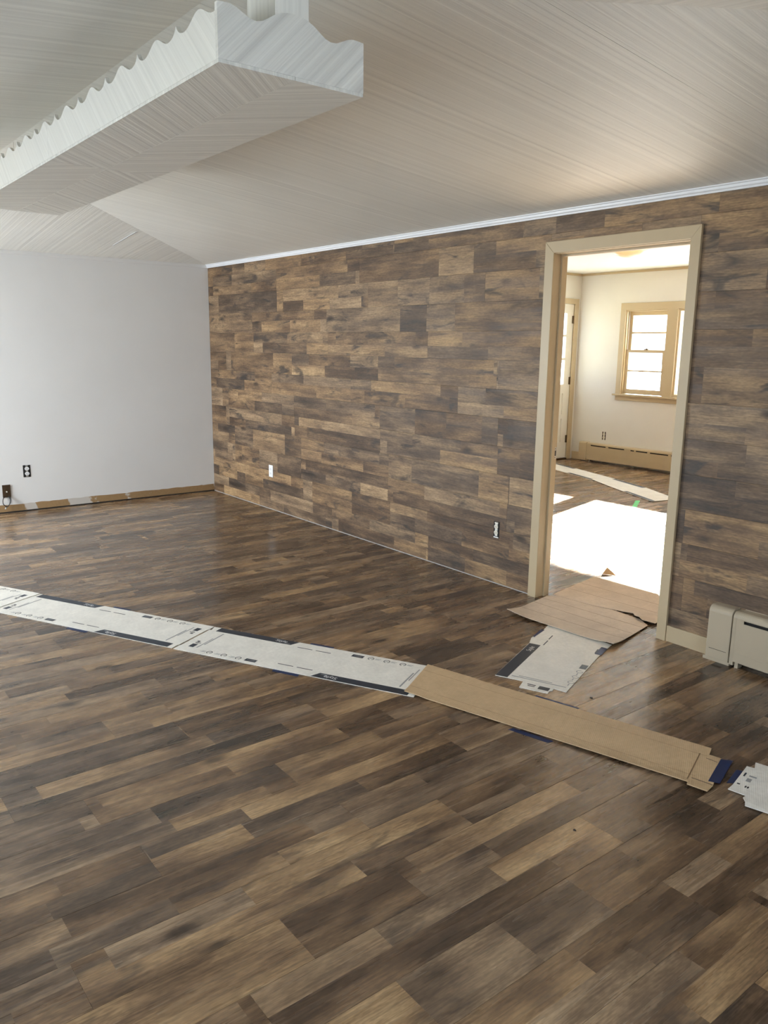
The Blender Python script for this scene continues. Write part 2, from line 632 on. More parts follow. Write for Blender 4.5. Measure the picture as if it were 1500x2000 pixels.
for n, (lab, sw, (a, b)) in enumerate((('white window in the window wall near the white end wall', False, F0), ('unseen wide white window added for fill in the end wall', True, F1), ('wide white window in the wall left of the photographer', False, F2))):
    c0, c1, cm = (XE + 0.02, XE + 0.09, XE + 0.05) if sw else (-W - 0.09, -W - 0.02, -W - 0.05)

    def bxw(m_, p, q, d0, d1, z0, z1):
        return m_.box(d0, d1, p, q, z0, z1) if sw else m_.box(p, q, d0, d1, z0, z1)
    m = MB()
    bxw(m, a, b, c0, c1, 0.65, 0.69)
    bxw(m, a, b, c0, c1, 1.91, 1.95)
    bxw(m, a, a + 0.04, c0, c1, 0.69, 1.91)
    bxw(m, b - 0.04, b, c0, c1, 0.69, 1.91)
    w_ = struct(m.build('window_%d' % (4 + n), 'crown'), lab)
    bxw(MB(), a + 0.04, b - 0.04, cm - 0.002, cm + 0.002, 0.69, 1.91).build('pane', 'glass', w_)

# ------------------------------------------------------------------ hipped ceiling of combed panels
xa, xb = W / 2, LX - W / 2
slopes = {
    'back': ([(0, 0), (LX, 0), (xb, RY), (xa, RY)], lambda x, y: H - SL * y, 'x'),
    'front': ([(0, -W), (xa, RY), (xb, RY), (LX, -W)], lambda x, y: H + SL * (y + W), 'x'),
    'left': ([(0, 0), (xa, RY), (0, -W)], lambda x, y: H + SL * x, 'y'),
    'right': ([(LX, 0), (LX, -W), (xb, RY)], lambda x, y: H + SL * (LX - x), 'y'),
}
cl = MB()
for nm, (poly, zf, ax) in slopes.items():
    n = len(poly)
    A = [(p[0], p[1], zf(*p) + 0.012) for p in poly]
    B = [(p[0], p[1], zf(*p) + 0.06) for p in poly]
    cl.add(A + B, [tuple(range(n)), tuple(range(n, 2 * n))] + [(i, (i + 1) % n, n + (i + 1) % n, n + i) for i in range(n)])
ceil = struct(cl.build('ceiling', 'dark'), 'low hipped ceiling of white combed panels')
SP = 0.81
for nm, (poly, zf, ax) in slopes.items():
    g = 0.0007
    if ax == 'x':
        k0 = 5.07 - SP * 7
        cuts = [k0 + SP * i for i in range(0, 12)]
    else:
        cuts = [-0.29 + SP - SP * i for i in range(0, 9)][::-1]
    for a, b in zip(cuts[:-1], cuts[1:]):
        if ax == 'x':
            pp = clip(clip(poly, -1, 0, -(a + g)), 1, 0, b - g)
        else:
            pp = clip(clip(poly, 0, -1, -(a + g)), 0, 1, b - g)
        if len(pp) < 3:
            continue
        cx = sum(p[0] for p in pp) / len(pp)
        cy = sum(p[1] for p in pp) / len(pp)
        m = MB()
        n = len(pp)
        A = [(p[0], p[1], zf(*p)) for p in pp]
        B = [(p[0], p[1], zf(*p) + 0.010) for p in pp]
        m.add(A + B, [tuple(range(n)), tuple(range(n, 2 * n))] + [(i, (i + 1) % n, n + (i + 1) % n, n + i) for i in range(n)])
        m.build('ceiling_panel', 'strx' if ax == 'x' else 'stry', ceil, origin=(cx, cy, zf(cx, cy)))
MB().box(LX, XE, -W, 0, H, H + 0.01).build('ceiling_panel', 'stry', ceil)
# a panel edge hanging slightly loose over the white wall
e0, e1 = Vector((0.50, -1.105, H + SL * 0.50)), Vector((1.05, -1.10, H + SL * 1.05))
MB().add([e0, e1, e1 + Vector((0, -0.03, -0.010)), e0 + Vector((0, -0.012, -0.001)), e0 + Vector((0, 0, 0.002)), e1 + Vector((0, 0, 0.002)), e1 + Vector((0, -0.03, -0.008)), e0 + Vector((0, -0.012, 0.001))],
         [(0, 1, 2, 3), (4, 5, 6, 7), (0, 1, 5, 4), (1, 2, 6, 5), (2, 3, 7, 6), (3, 0, 4, 7)]).build('loose_panel_edge', 'crown', ceil)

# crown moulding over the plank wall
prof = [(0.0, 2.232), (-0.010, 2.232), (-0.012, 2.240), (-0.018, 2.245), (-0.020, 2.256), (-0.028, 2.2585), (-0.030, 2.268), (0.0, 2.268)]
m = MB()
m.prism(prof, lambda p, q, h: (h, p - 0.0005, q), a=0.0, b=XE)
struct(m.build('trim_2', 'crown'), 'white stepped crown moulding above the plank wall')

# ------------------------------------------------------------------ cased doorway
dr = struct(MB().box(DX0 - 0.012, DX0 + 0.004, 0.0, 0.108, 0, DZ + 0.012).box(DX1 - 0.004, DX1 + 0.012, 0.0, 0.108, 0, DZ + 0.012).box(DX0 + 0.004, DX1 - 0.004, 0.0, 0.108, DZ - 0.004, DZ + 0.012).build('door_1', 'tan', bevel=0.001), 'open doorway with tan painted casing')
Lx0, Lx1, Rx0, Rx1, Tz = 4.367, 4.430, 5.278, 5.332, 2.098
CY = -0.018
MB().add([(Lx0, CY, 0), (Lx1, CY, 0), (Lx1, CY, DZ), (Lx0, CY, Tz), (Lx0, -0.0003, 0), (Lx1, -0.0003, 0), (Lx1, -0.0003, DZ), (Lx0, -0.0003, Tz)],
         [(0, 1, 2, 3), (4, 5, 6, 7), (0, 1, 5, 4), (1, 2, 6, 5), (2, 3, 7, 6), (3, 0, 4, 7)]).build('casing', 'tan', dr, bevel=0.003)
MB().add([(Rx0, CY, 0), (Rx1, CY, 0), (Rx1, CY, Tz), (Rx0, CY, DZ), (Rx0, -0.0003, 0), (Rx1, -0.0003, 0), (Rx1, -0.0003, Tz), (Rx0, -0.0003, DZ)],
         [(0, 1, 2, 3), (4, 5, 6, 7), (0, 1, 5, 4), (1, 2, 6, 5), (2, 3, 7, 6), (3, 0, 4, 7)]).build('casing', 'tan', dr, bevel=0.003)
MB().add([(Lx1, CY, DZ), (Rx0, CY, DZ), (Rx1, CY, Tz), (Lx0, CY, Tz), (Lx1, -0.0003, DZ), (Rx0, -0.0003, DZ), (Rx1, -0.0003, Tz), (Lx0, -0.0003, Tz)],
         [(0, 1, 2, 3), (4, 5, 6, 7), (0, 1, 5, 4), (1, 2, 6, 5), (2, 3, 7, 6), (3, 0, 4, 7)]).build('casing', 'tan', dr, bevel=0.003)
MB().box(DX0 + 0.004, DX0 + 0.016, 0.050, 0.078, 0, DZ - 0.004).build('door_stop', 'tan', dr, bevel=0.002)
MB().box(DX1 - 0.016, DX1 - 0.004, 0.050, 0.078, 0, DZ - 0.004).build('door_stop', 'tan', dr, bevel=0.002)
MB().box(DX0 + 0.016, DX1 - 0.016, 0.050, 0.078, DZ - 0.016, DZ - 0.004).build('door_stop', 'tan', dr, bevel=0.002)
st = MB().box(DX0 + 0.004, DX0 + 0.0055, 0.081, 0.106, 0.855, 0.925).build('strike_plate', 'steel', dr)
MB().box(DX0 + 0.0055, DX0 + 0.006, 0.087, 0.100, 0.873, 0.905).build('latch_hole', 'dark', st)
for zz in (0.863, 0.917):
    MB().disc((DX0 + 0.0055, 0.0935, zz), 0.003, (1, 0, 0), 0.0006, 10).build('screw', 'hinge', st)
# far-side casing
MB().box(DX0 - 0.07, DX0 - 0.012, 0.1065, 0.119, 0, 2.10).build('casing', 'tan', dr)
MB().box(DX1 + 0.004, DX1 + 0.07, 0.1065, 0.119, 0, 2.10).build('casing', 'tan', dr)

struct(MB().box(Rx1 + 0.001, 5.592, -0.013, -0.0005, 0.0, 0.086).build('baseboard_back', 'tan', bevel=0.003), 'short beige baseboard between the doorway and the heater')

# ------------------------------------------------------------------ baseboard heater in the large room


def heater_profile(d, z0, z1, rad, n=5):
    pts = [(0.0, z0), (-d, z0), (-d, z1 - rad)]
    for i in range(1, n + 1):
        a = math.pi / 2 * i / n
        pts.append((-d + rad - rad * math.cos(a), z1 - rad + rad * math.sin(a)))
    pts.append((0.0, z1))
    return pts


ht = thing('baseboard_heater', 'beige metal baseboard heater along the plank wall right of the doorway', 'heater', (5.594, -0.01, 0))
MB().prism(heater_profile(0.073, 0.020, 0.285, 0.030), lambda p, q, h: (h, p - 0.001, q), a=5.594, b=5.712).build('end_cap', 'heater', ht, bevel=0.003)
MB().box(5.578, 5.716, -0.066, -0.001, 0.0, 0.017).build('end_cap_foot', 'heater', ht, bevel=0.002)
MB().box(5.610, 5.700, -0.0746, -0.0742, 0.066, 0.068).build('end_cap_crease', 'dark', ht)
MB().prism(heater_profile(0.068, 0.012, 0.280, 0.028), lambda p, q, h: (h, p - 0.001, q), a=5.716, b=5.736).build('splice_plate', 'heater', ht, bevel=0.002)
# cover with louvre slots: face panels above, below and between the slots
cv = MB()
hp = heater_profile(0.074, 0.034, 0.283, 0.028)
X0, X1 = 5.738, 8.6
n = len(hp)
front_top = 0.283 - 0.028
cv.add([(X0, -0.075, 0.034), (X1, -0.075, 0.034), (X1, -0.075, 0.234), (X0, -0.075, 0.234), (X0, -0.073, 0.034), (X1, -0.073, 0.034), (X1, -0.073, 0.234), (X0, -0.073, 0.234)],
       [(0, 1, 2, 3), (4, 5, 6, 7), (0, 1, 5, 4), (1, 2, 6, 5), (2, 3, 7, 6), (3, 0, 4, 7)])
arc = hp[2:]
pts = [(-0.074, 0.250)] + arc
inner = [(p[0] + 0.002, p[1] - 0.002) for p in pts][::-1]
cv.prism(pts + inner, lambda p, q, h: (h, p - 0.001, q), a=X0, b=X1)
xs = X0
slots = []
xx = X0 + 0.035
while xx < X1 - 0.3:
    slots.append((xx, xx + 0.245))
    xx += 0.29
last = X0
for (a, b) in slots + [(X1, X1)]:
    cv.box(last, a, -0.075, -0.073, 0.234, 0.250)
    last = b
cover = cv.build('heater_cover', 'heater', ht)
MB().box(X0 + 0.002, X1 - 0.002, -0.060, -0.001, 0.05, 0.262).build('fin_block', 'dark', ht)
MB().box(X0 + 0.002, X1 - 0.002, -0.004, -0.0008, 0.002, 0.285).build('back_plate', 'heater', ht)
MB().box(X0 + 0.003, X0 + 0.02, -0.06, -0.02, 0.0, 0.034).build('bracket', 'heater', ht)
MB().box(X0, X1, -0.0762, -0.0748, 0.076, 0.079).build('cover_crease', 'heater', ht)

# ------------------------------------------------------------------ hanging light valance
VX0, VX1, VY0, VY1, VZ = 2.787, 5.608, -2.667, -2.225, 2.20
VM, VC = (VY0 + VY1) / 2, 4.175
va = thing('hanging_valance', 'long white combed light valance with scalloped top edge hanging from the ceiling', 'light valance', ((VX0 + VX1) / 2, VM, VZ))
half = [(0, .136), (.02, .127), (.05, .1185), (.09, .1125), (.14, .1090), (.19, .1080), (.24, .1095), (.29, .1140), (.34, .1205), (.39, .1275), (.44, .1335), (.48, .1357), (.5, .136)]


def wave(uu):
    uu = uu % 1.0
    if uu > 0.5:
        uu = 1 - uu
    for (a, ha), (b, hb) in zip(half[:-1], half[1:]):
        if a <= uu <= b:
            return ha + (hb - ha) * (uu - a) / (b - a)
    return .136


PITCHW = 0.272
CUSP = 5.368
for yy, th, lowr in ((VY0, 0.012, 1.0), (VY1 - 0.012, 0.012, 0.76)):
    for (xa_, xb_) in ((VX0 + 0.0122, VC - .0004), (VC + .0004, VX1 - 0.0122)):
        xs = {xa_, xb_}
        k = -3
        for k in range(-3, 14):
            c0 = CUSP - PITCHW * k
            for (uu, _) in half:
                for s in (1, -1):
                    x_ = c0 + s * uu * PITCHW
                    if xa_ < x_ < xb_:
                        xs.add(round(x_, 5))
        xs = sorted(xs)
        top = [(x_, VZ + lowr * wave((x_ - CUSP) / PITCHW)) for x_ in xs]
        A = [(x_, yy, VZ) for x_ in xs] + [(x_, yy, z_) for x_, z_ in top]
        B = [(x_, yy + th, VZ) for x_ in xs] + [(x_, yy + th, z_) for x_, z_ in top]
        n = len(xs)
        fs = []
        for i in range(n - 1):
            fs += [(i, i + 1, n + i + 1, n + i), (2 * n + i, 2 * n + i + 1, 3 * n + i + 1, 3 * n + i), (n + i, n + i + 1, 3 * n + i + 1, 3 * n + i), (i, i + 1, 2 * n + i + 1, 2 * n + i)]
        fs += [(0, n, 3 * n, 2 * n), (n - 1, 2 * n - 1, 4 * n - 1, 3 * n - 1)]
        MB().add(A + B, fs).build('scalloped_side', 'side', va)
hw = (VY1 - VY0) / 2
eh = [(0, .148), (.02, .1465), (.04, .142), (.06, .133), (.08, .120), (.095, .111), (.112, .1065), (.13, .108), (.15, .1165), (.168, .125), (.185, .1290), (.205, .1285), (hw, .127)]
for xx in (VX1 - 0.012, VX0):
    pr = [(VM - t, VZ + h) for t, h in eh[::-1]] + [(VM + t, VZ + h) for t, h in eh[1:]]
    n = len(pr)
    A = [(xx, p, VZ) for p, q in pr] + [(xx, p, q) for p, q in pr]
    dx = 0.0124 if xx > 4 else -0.0004
    A = [(xx + dx, p, q) for _, p, q in A]
    B = [(xx + (0 if xx > 4 else 0.012), p, q) for _, p, q in A]
    fs = []
    for i in range(n - 1):
        fs += [(i, i + 1, n + i + 1, n + i), (2 * n + i, 2 * n + i + 1, 3 * n + i + 1, 3 * n + i), (n + i, n + i + 1, 3 * n + i + 1, 3 * n + i), (i, i + 1, 2 * n + i + 1, 2 * n + i)]
    fs += [(0, n, 3 * n, 2 * n), (n - 1, 2 * n - 1, 4 * n - 1, 3 * n - 1)]
    MB().add(A + B, fs).build('scalloped_end', 'end', va)
for (a, b, c, d, mt) in ((VC, VX1, VY0, VM, 'diag1'), (VC, VX1, VM, VY1, 'diag2'), (VX0, VC, VY0, VM, 'diag2'), (VX0, VC, VM, VY1, 'diag1')):
    MB().box(a + .0006, b - .0006, c + .0006, d - .0006, VZ - 0.009, VZ - 0.0002).build('bottom_panel', mt, va, origin=((a + b) / 2, (c + d) / 2, VZ))
MB().box(5.450, 5.5955, -2.497, -2.395, VZ, RZ + 0.004).build('hanger_post', 'post', va)
MB().tube([(2.82, VM, VZ), (2.82, VM, RZ + 0.004)], 0.0015, 6).build('hanger_wire', 'steel', va)

# ------------------------------------------------------------------ outlets and cable plate


def duplex(parent, c, ax, mat, face='ivory', s=1.0):
    """two receptacle faces on a wall; ax is outward direction ('-y' or '+x')"""
    out = Vector((0, -1, 0)) if ax == '-y' else Vector((1, 0, 0))
    side = Vector((1, 0, 0)) if ax == '-y' else Vector((0, 1, 0))
    c = Vector(c)
    for dz in (0.0195, -0.0195):
        cc = c + Vector((0, 0, dz * s))
        fa = MB().disc(cc, 0.0165 * s, out, 0.003, 18, 1.0, 0.86).build('receptacle', face, parent)
        for sx in (-0.006, 0.006):
            q = cc + side * sx * s + out * 0.003
            a = q - side * 0.0011 - Vector((0, 0, 0.004))
            b = q + side * 0.0011 + Vector((0, 0, 0.004)) + out * 0.0004
            MB().box(min(a.x, b.x), max(a.x, b.x), min(a.y, b.y), max(a.y, b.y), a.z, b.z).build('slot', 'dark', fa)
        MB().disc(cc + out * 0.003 - Vector((0, 0, 0.009 * s)), 0.0022, out, 0.0004, 8).build('slot', 'dark', fa)


t = thing('wall_outlet', 'white covered outlet low on the plank wall near the corner', 'outlet', (1.19, 0, 0.362))
MB().box(1.155, 1.225, -0.006, -0.0002, 0.307, 0.417).build('cover_plate', 'whitep', t, bevel=0.002)
duplex(t, (1.19, -0.006, 0.362), '-y', 'whitep', 'whitep')
t = thing('wall_outlet', 'uncovered outlet in a dark cut-out in the planks left of the doorway', 'outlet', (4.062, 0, 0.36))
MB().box(4.038, 4.090, -0.0012, -0.0002, 0.305, 0.412).build('cut_out', 'dark', t)
MB().box(4.053, 4.075, -0.004, -0.0012, 0.318, 0.402).build('strap', 'steel', t)
MB().box(4.043, 4.085, -0.005, -0.0012, 0.306, 0.313).build('mounting_ear', 'whitep', t, bevel=0.001)
MB().box(4.050, 4.078, -0.005, -0.0012, 0.399, 0.408).build('mounting_ear', 'ivory', t, bevel=0.001)
duplex(t, (4.064, -0.004, 0.36), '-y', 'ivory')
t = thing('wall_outlet', 'uncovered outlet in a black box hole on the white wall', 'outlet', (0, -1.826, 0.362))
MB().box(0.0002, 0.0015, -1.858, -1.795, 0.308, 0.416).build('cut_out', 'dark', t)
MB().box(0.0015, 0.003, -1.836, -1.816, 0.308, 0.416).build('strap', 'steel', t)
duplex(t, (0.003, -1.826, 0.362), '+x', 'ivory', 'whitep', 1.15)
for zz in (0.408, 0.316, 0.362):
    MB().disc((0.003, -1.826, zz), 0.004, (1, 0, 0), 0.001, 10).build('screw', 'steel', t)
t = thing('cable_plate', 'brown wall plate with dangling black cable on the white wall', 'wall plate', (0, -2.010, 0.198))
MB().box(0.0002, 0.007, -2.044, -1.976, 0.142, 0.254).build('plate', 'brownp', t, bevel=0.002)
MB().disc((0.007, -2.010, 0.192), 0.006, (1, 0, 0), 0.006, 12).build('connector', 'ivory', t)


def cable(pts, rad=0.0042):
    return MB().tube(pts, rad, 8)


def spline(P, n=8):
    out = []
    P = [Vector(p) for p in P]
    Q = [P[0]] + P + [P[-1]]
    for i in range(1, len(Q) - 2):
        for j in range(n):
            t_ = j / n
            a, b, c, d = Q[i - 1], Q[i], Q[i + 1], Q[i + 2]
            out.append(0.5 * ((2 * b) + (c - a) * t_ + (2 * a - 5 * b + 4 * c - d) * t_ ** 2 + (3 * b - a - 3 * c + d) * t_ ** 3))
    out.append(P[-1])
    return out


MB().tube(spline([(0.008, -2.0, 0.150), (0.020, -1.985, 0.135), (0.030, -1.990, 0.100), (0.030, -2.010, 0.070), (0.026, -2.030, 0.055)]), 0.0040).build('cable', 'black', t, smooth=True)
MB().tube(spline([(0.008, -2.03, 0.150), (0.022, -2.048, 0.130), (0.030, -2.052, 0.095), (0.030, -2.038, 0.072), (0.028, -2.018, 0.062), (0.03, -2.0, 0.085), (0.02, -1.99, 0.12), (0.008, -1.995, 0.148)]), 0.0036).build('cable', 'black', t, smooth=True)
MB().tube([(0.026, -2.030, 0.055), (0.026, -2.036, 0.040)], 0.005, 8).build('cable_tip', 'steel', t)

# ------------------------------------------------------------------ room beyond the doorway
wfar = MB()
A0, A1, B0, B1, Z0, Z1 = 1.195, 1.815, 1.94, 4.00, 0.93, 1.99
C0, C1 = 4.125, 4.745
T = 0.14
wfar.box(FX0 - 0.1, A0, FY, FY + T, 0, 2.6).box(C1, FX1 + 0.1, FY, FY + T, 0, 2.6)
wfar.box(A0, C1, FY, FY + T, 0, Z0).box(A0, C1, FY, FY + T, Z1, 2.6)
wfar.box(A1, B0, FY, FY + T, Z0, Z1).box(B1, C0, FY, FY + T, Z0, Z1)
struct(wfar.build('wall_far', 'cream'), 'cream window wall of the sunny room beyond')
D0, D1, DT = 4.19, 5.075, 2.075
wlf = MB().box(FX0 - 0.12, FX0, 0.106, D0, 0, 2.6).box(FX0 - 0.12, FX0, D1, FY + 0.01, 0, 2.6).box(FX0 - 0.12, FX0, D0, D1, DT, 2.6)
struct(wlf.build('wall_far_left', 'cream'), 'cream wall with the glazed door in the sunny room')
struct(MB().box(FX1, FX1 + 0.12, 0.1, FY + 0.1, 0, 2.6).build('wall_far_right', 'cream'), 'cream side wall of the sunny room')
struct(MB().box(FX0 - 0.1, FX1 + 0.1, 0.1, FY + 0.1, FH, FH + 0.08).build('ceiling', 'cream_ceiling'), 'cream ceiling of the sunny room beyond')
struct(MB().box(FX0, FX1, FY - 0.014, FY - 0.0004, FH - 0.030, FH - 0.0005).build('trim_3', 'tan', bevel=0.003), 'narrow tan moulding at the top of the cream window wall')
struct(MB().box(FX0 + 0.0004, FX0 + 0.014, 0.13, FY - 0.014, FH - 0.030, FH - 0.0005).build('trim_4', 'tan', bevel=0.003), 'narrow tan moulding above the glazed door')
struct(MB().box(FX0 + 0.014, 0.632, FY - 0.014, FY - 0.0004, 0.0, 0.105).build('baseboard_far', 'tan', bevel=0.003), 'short tan baseboard left of the far heater')

# cased window group: double-hung, picture, double-hung
w1 = struct(MB().box(1.125, A0 + .004, FY - 0.018, FY - 0.0005, Z0 + 0.001, Z1 - 0.0045).build('window_1', 'tan', bevel=0.003), 'tan framed double-hung window with four panes')


def sash(parent, x0, x1, z0, z1, y0, y1, rails, muntins):
    fr = MB()
    s, b, t_ = rails
    fr.box(x0, x0 + s, y0, y1, z0, z1).box(x1 - s, x1, y0, y1, z0, z1).box(x0 + s, x1 - s, y0, y1, z0, z0 + b).box(x0 + s, x1 - s, y0, y1, z1 - t_, z1)
    f_ = fr.build('sash', 'tan', parent)
    zz = [z0 + b] + [z0 + b + (z1 - t_ - z0 - b) * q for q in muntins] + [z1 - t_]
    for q in zz[1:-1]:
        MB().box(x0 + s, x1 - s, y0 + 0.006, y1 - 0.006, q - 0.011, q + 0.011).build('muntin', 'tan', f_)
    ym = (y0 + y1) / 2
    for a, c in zip(zz[:-1], zz[1:]):
        MB().box(x0 + s, x1 - s, ym - 0.0015, ym + 0.0015, a + (0.006 if a != zz[0] else 0), c - (0.006 if c != zz[-1] else 0)).build('pane', 'glass', f_)
    return f_


def double_hung(parent, x0, x1):
    MB().box(x0, x0 + 0.02, FY, FY + T, Z0, Z1).build('jamb', 'tan', parent)
    MB().box(x1 - 0.02, x1, FY, FY + T, Z0, Z1).build('jamb', 'tan', parent)
    MB().box(x0 + 0.02, x1 - 0.02, FY, FY + T, Z1 - 0.02, Z1).build('jamb', 'tan', parent)
    zm = 1.475
    lo = sash(parent, x0 + 0.021, x1 - 0.021, Z0 + 0.003, zm + 0.018, FY + 0.025, FY + 0.058, (0.045, 0.065, 0.034), (0.5,))
    sash(parent, x0 + 0.021, x1 - 0.021, zm - 0.018, Z1 - 0.021, FY + 0.062, FY + 0.095, (0.045, 0.034, 0.05), (0.5,))
    xc = (x0 + x1) / 2
    MB().box(xc - 0.028, xc + 0.028, FY + 0.030, FY + 0.055, zm + 0.018, zm + 0.028).disc((xc, FY + 0.045, zm + 0.028), 0.012, (0, 0, 1), 0.008, 10).build('sash_lock', 'hinge', lo)
    for dx in (0.0235, 0.034):
        MB().box(x0 + dx, x0 + dx + 0.004, FY + 0.030, FY + 0.036, zm + 0.02, Z1 - 0.022).build('sash_track', 'steel', parent)


double_hung(w1, A0, A1)
MB().box(1.125, 4.815, FY - 0.018, FY - 0.0005, Z1 - 0.004, 2.072).build('casing', 'tan', w1, bevel=0.003)
MB().box(A1 - 0.004, B0 + 0.004, FY - 0.018, FY - 0.0005, Z0 + 0.001, Z1 - 0.0045).build('casing', 'tan', w1, bevel=0.003)
MB().box(1.100, 4.84, FY - 0.055, FY + 0.02, 0.908, 0.930).build('window_sill', 'tan', w1, bevel=0.004)
MB().box(1.125, 4.815, FY - 0.016, FY - 0.0005, 0.850, 0.908).build('apron', 'tan', w1, bevel=0.002)
w2 = struct(MB().box(B0, B0 + 0.03, FY, FY + T, Z0, Z1).box(B1 - 0.03, B1, FY, FY + T, Z0, Z1).box(B0 + .03, B1 - .03, FY, FY + T, Z0, Z0 + 0.03).box(B0 + .03, B1 - .03, FY, FY + T, Z1 - 0.03, Z1).build('window_2', 'tan'), 'large plain picture window beside the double-hung window')
MB().box(B0 + .03, B1 - .03, FY + 0.07, FY + 0.074, Z0 + .03, Z1 - .03).build('pane', 'glass', w2)
w3 = struct(MB().box(C1 - .004, C1 + 0.07, FY - 0.018, FY - 0.0005, Z0 - 0.02, Z1 - 0.004).box(B1 - .004, C0 + .004, FY - 0.018, FY - 0.0005, Z0 - 0.02, Z1 - 0.004).build('window_3', 'tan'), 'second double-hung window past the picture window')
double_hung(w3, C0, C1)

# glazed door in the left wall of that room
d2 = struct(MB().box(FX0 - 0.02, FX0 + 0.018, D1, D1 + 0.075, 0, 2.145).box(FX0 - 0.02, FX0 + 0.018, D0 - 0.075, D0, 0, 2.145).box(FX0 - 0.02, FX0 + 0.018, D0, D1, DT, 2.145).build('door_2', 'tan', bevel=0.002), 'cream panelled door with three glass lites in tan casing')
LE = 0.115
leaf = MB()
dx0, dx1 = FX0 - 0.045, FX0 - 0.002
y0, y1 = D0 + 0.004, D1 - 0.004
leaf.box(dx0, dx1, y0, y0 + LE, 0.022, DT - 0.004).box(dx0, dx1, y1 - LE - 0.01, y1, 0.022, DT - 0.004)
yi0, yi1 = y0 + LE, y1 - LE - 0.01
leaf.box(dx0, dx1, yi0, yi1, 0.022, 0.24).box(dx0, dx1, yi0, yi1, 0.90, 1.02).box(dx0, dx1, yi0, yi1, 1.955, DT - 0.004)
leaf.box(dx0, dx1, yi0, yi1, 1.345, 1.372).box(dx0, dx1, yi0, yi1, 1.650, 1.677).box(dx0, dx1, yi0, yi1, 0.56, 0.62)
lf = leaf.build('door_leaf', 'cream_ceiling', d2)
for a, b in ((0.24, 0.56), (0.62, 0.90)):
    MB().box(dx0 + 0.01, dx1 - 0.012, yi0, yi1, a, b).build('panel', 'cream_ceiling', lf)
    MB().box(dx0 + 0.012, dx1 - 0.006, yi0 + 0.03, yi1 - 0.03, a + 0.03, b - 0.03).build('raised_panel', 'cream_ceiling', lf, bevel=0.004)
for a, b in ((1.02, 1.345), (1.372, 1.650), (1.677, 1.955)):
    MB().box(dx0 + 0.018, dx0 + 0.022, yi0, yi1, a, b).build('pane', 'glass', lf)
for zz in (0.28, 1.07, 1.875):
    MB().box(FX0 - 0.002, FX0 + 0.004, D1 - 0.030, D1 + 0.0, zz - 0.05, zz + 0.05).tube([(FX0 + 0.006, D1 - 0.003, zz - 0.052), (FX0 + 0.006, D1 - 0.003, zz + 0.052)], 0.006).build('hinge', 'hinge', lf)
MB().box(FX0 - 0.06, FX0 + 0.02, D0, D1, 0.0, 0.018).build('threshold', 'hinge', d2)

# heater in that room
h2 = thing('baseboard_heater', 'tan baseboard heater under the double-hung window beyond the doorway', 'heater', (0.64, FY - 0.01, 0))
yb = FY - 0.0005
MB().prism(heater_profile(0.075, 0.015, 0.262, 0.022), lambda p, q, h: (h, yb + p, q), a=0.640, b=0.765).build('end_cap', 'tan', h2, bevel=0.003)
MB().prism(heater_profile(0.068, 0.010, 0.258, 0.022), lambda p, q, h: (h, yb + p, q), a=0.768, b=0.800).build('splice_plate', 'tan', h2, bevel=0.002)
cv = MB()
X0, X1 = 0.802, 4.4
cv.box(X0, X1, yb - 0.074, yb - 0.072, 0.03, 0.215)
pp = [(-0.074, 0.231)] + heater_profile(0.074, 0.03, 0.258, 0.022)[2:]
cv.prism(pp + [(p[0] + .002, p[1] - .002) for p in pp][::-1], lambda p, q, h: (h, yb + p, q), a=X0, b=X1)
last = X0
sl = [(0.835, 1.078), (1.12, 1.369), (1.464, 1.517), (1.545, 1.713), (1.752, 2.01), (2.05, 2.30), (2.34, 2.59), (2.63, 2.88), (2.92, 3.17), (3.21, 3.46), (3.5, 3.75), (3.8, 4.05)]
for (a, b) in sl + [(X1, X1)]:
    cv.box(last, a, yb - 0.074, yb - 0.072, 0.215, 0.231)
    last = b
cv.build('heater_cover', 'tan', h2)
MB().box(X0 + .002, X1 - .002, yb - 0.058, yb - 0.0005, 0.04, 0.24).build('fin_block', 'dark', h2)
MB().box(X0 + .002, X0 + .02, yb - 0.058, yb - 0.02, 0.0, 0.04).build('bracket', 'steel', h2)

t = thing('wall_outlet', 'uncovered outlet above the tan heater beyond the doorway', 'outlet', (0.985, FY, 0.362))
MB().box(0.955, 1.013, FY - 0.0015, FY - 0.0003, 0.308, 0.416).build('cut_out', 'brownp', t)
MB().box(0.973, 0.997, FY - 0.003, FY - 0.0015, 0.308, 0.416).build('strap', 'steel', t)
duplex(t, (0.985, FY - 0.003, 0.362), '-y', 'ivory', 'ivory', 1.1)

# ceiling light dome
t = thing('ceiling_light', 'shallow frosted glass dome light on the ceiling beyond the doorway', 'ceiling light', (2.62, 3.2, FH))
k = NT('frosted_glass_shade')
k.col(k.mix(k.noise(k.obj(), scale=12), (0.88, 0.80, 0.55), (0.92, 0.86, 0.66)))
k.b.inputs['Roughness'].default_value = 0.35
k.b.inputs['Subsurface Weight'].default_value = 0.2
MAT['shade'] = k.m
m = MB()
n, rr, dp = 28, 0.17, 0.075
rings = []
for i in range(7):
    a = math.pi / 2 * i / 6
    rings.append([(2.62 + rr * math.cos(a) * math.cos(2 * math.pi * j / n), 3.2 + rr * math.cos(a) * math.sin(2 * math.pi * j / n), FH - 0.018 - dp * math.sin(a)) for j in range(n)] if i < 6 else [(2.62, 3.2, FH - 0.018 - dp)])
vs_ = [q for rg in rings for q in rg]
fs_ = [(i * n + j, i * n + (j + 1) % n, (i + 1) * n + (j + 1) % n, (i + 1) * n + j) for i in range(5) for j in range(n)] + [(5 * n + j, 5 * n + (j + 1) % n, 6 * n) for j in range(n)]
m.add(vs_, fs_).build('glass_shade', 'shade', t, smooth=True)
MB().disc((2.62, 3.2, FH - 0.0004), 0.155, (0, 0, -1), 0.020, 28).build('metal_base', 'whitep', t)

